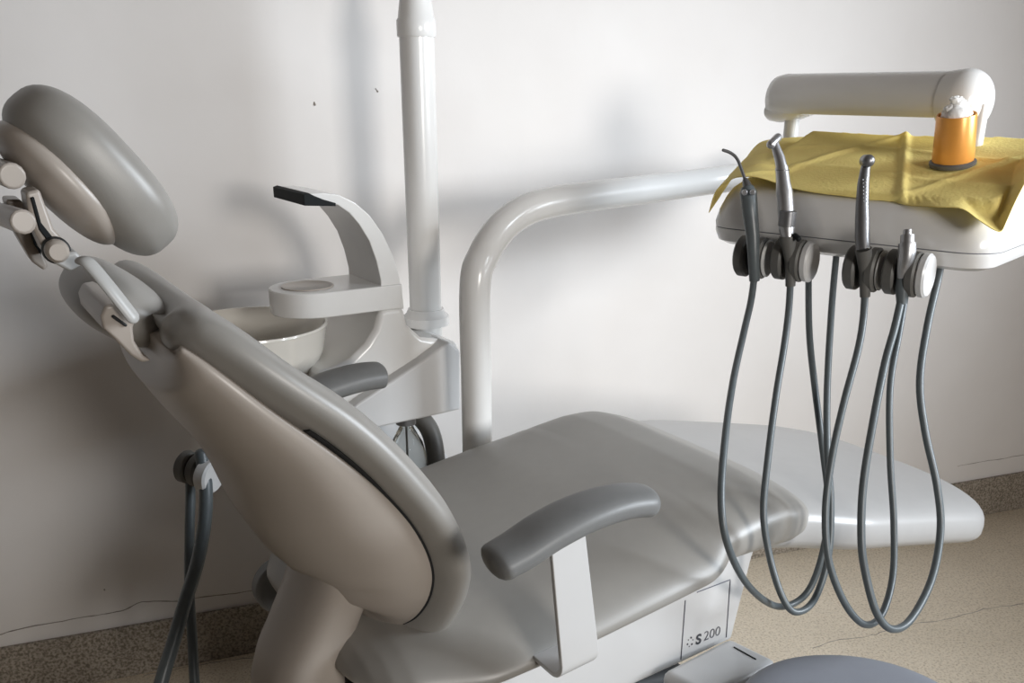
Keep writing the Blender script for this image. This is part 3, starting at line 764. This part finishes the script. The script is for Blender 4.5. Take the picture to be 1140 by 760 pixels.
dc = onTray(1059, 191); dz = dc.z + .010
up = (W - e2 * .22).normalized()
disp = empty('cotton_dispenser', Vec((dc.x, dc.y, dz)), 'small orange metal cup on a grey ring on the yellow bib', 'cup')
cR_ = .0290
MB().lathe((dc.x, dc.y, dz), up, [(0, 0), (cR_ + .003, 0), (cR_ + .0035, .002), (cR_ + .0035, .005), (cR_ + .001, .007), (0, .007)], n=48).mk('base_ring', M_holder, disp)
hcup = .073
MB().lathe((dc.x, dc.y, dz), up, [(0, .007), (cR_ - .0005, .007), (cR_, .009), (cR_ - .0015, hcup - .002), (cR_ - .0022, hcup), (cR_ - .0035, hcup), (cR_ - .004, hcup - .003), (cR_ - .004, .012), (0, .011)], n=48).mk('cup_wall', M_orange, disp)
mb = MB()
for k, (x, y, z, r_) in enumerate([(0, 0, .070, .021), (.004, .002, .080, .013), (-.004, .0, .092, .0078), (.001, .001, .088, .0098), (-.010, 0, .079, .0095), (.007, 0, .085, .0085)]):
    mb.selps(Vec((dc.x + x, dc.y + y, dz)) + up * z, X1, Y1, W, r_, r_, r_ * .8, .9, .9, 18, 12, fn=lambda a, b, c: (a + mn.noise(Vec((a, b, c)) * 300) * .003, b, c + mn.noise(Vec((c, a, b)) * 280) * .003))
tag(mb.mk('cotton_wool', M_cotton), 'tuft of white cotton wool poking out of the orange cup', 'cotton')

# ================================================================== ASSISTANT HOLDER AND SUCTION HOSES
ah = empty('suction_holder', P(222, 525, 1.78), 'grey suction hose holder with white knob behind the backrest', 'holder')
hc0 = P(210, 520, 1.78)
def drum(c, ax, r, h0, h1, m, name, par):
    mb = MB(); mb.lathe(c, ax, [(0, h0), (r - .004, h0), (r, h0 + .004), (r, h1 - .004), (r - .004, h1), (0, h1)], n=40); return mb.mk(name, m, par)
ax = Vec((.93, -.36, -.1)).normalized()
drum(hc0, ax, .031, -.014, .008, M_holder, 'holder_drum', ah)
drum(hc0, ax, .024, .006, .014, M_dark, 'holder_slot', ah)
drum(hc0, ax, .032, .013, .034, M_holder, 'holder_drum', ah)
drum(P(234, 530, 1.75), ax, .033, -.016, .01, M_white2, 'holder_knob', ah)
mb = MB(); mb.tube([P(232, 528, 1.78), P(290, 500, 1.85), P(360, 470, 1.95), C(.74, 1.80, .74)], .015); mb.mk('holder_arm', M_white2, ah)
sh = MB(); sh.tube([P(224, 505, 1.74), P(229, 540, 1.74), P(228, 580, 1.74), P(220, 625, 1.73), P(206, 670, 1.70), P(193, 715, 1.68), P(178, 765, 1.66), P(165, 830, 1.66), P(200, 900, 1.72)], .0125, n=16)
tag(sh.mk('suction_hose', M_hose), 'thick grey suction hose hanging from the holder and crossing in front', 'hose', 'suction hoses')
sh = MB(); sh.tube([P(210, 505, 1.80), P(212, 545, 1.80), P(211, 600, 1.80), P(211, 660, 1.80), P(214, 710, 1.79), P(217, 765, 1.78), P(222, 830, 1.76), P(250, 890, 1.78)], .0095, n=16)
tag(sh.mk('suction_hose', M_hose), 'thinner grey suction hose hanging straight down behind the thick one', 'hose', 'suction hoses')

# ================================================================== STOOL
sx = onW(962, 796, .64)
st = empty('operator_stool', Vec((sx.x, sx.y, 0)), 'round blue grey upholstered stool at the bottom edge of the picture', 'stool')
MB().selps(Vec((sx.x, sx.y, .612)), X1, Y1, W, .160, .156, .032, .45, .95, 64, 24).mk('seat', M_stool, st)
MB().lathe((sx.x, sx.y, 0), W, [(0, .08), (.03, .08), (.03, .3), (.022, .3), (.022, .585), (0, .585)]).mk('stool_column', M_steel, st)
for k in range(5):
    a = 2 * pi * k / 5; dv = Vec((cos(a), sin(a), 0))
    mb = MB(); mb.tube([Vec((sx.x, sx.y, .10)), Vec((sx.x, sx.y, .085)) + dv * .14, Vec((sx.x, sx.y, .06)) + dv * .25], [.018, .015, .012]); lg = mb.mk('leg', M_ltgrey, st)
    mb = MB(); s_ = Vec((-dv.y, dv.x, 0)); mb.lathe(Vec((sx.x, sx.y, .026)) + dv * .25 - s_ * .012, s_, [(0, 0), (.02, 0), (.025, .005), (.025, .019), (.02, .024), (0, .024)], n=24)
    w_ = mb.mk('caster', M_black, st); w_.parent = lg

# fix parenting of sub-parts: keep every mesh in world coordinates
bpy.context.view_layer.update()
def wpos(o):
    m = Matrix.Identity(4); ch = []
    while o.parent: ch.append(o); o = o.parent
    return o
for o in list(col.objects):
    if o.type == 'MESH' and o.parent:
        par = o.parent
        if par.type == 'EMPTY': o.matrix_parent_inverse = Matrix.Translation(-par.location)
        else: o.matrix_parent_inverse = Matrix.Identity(4)

# ------------------------------------------------------------------ view
sc.view_settings.view_transform = 'Standard'; sc.view_settings.look = 'None'
sc.view_settings.exposure = -0.08; sc.view_settings.gamma = 1; sc.view_settings.use_curve_mapping = False
sc.cycles.max_bounces = 8; sc.cycles.diffuse_bounces = 5; sc.cycles.use_denoising = True
sc.cycles.sample_clamp_indirect = 4
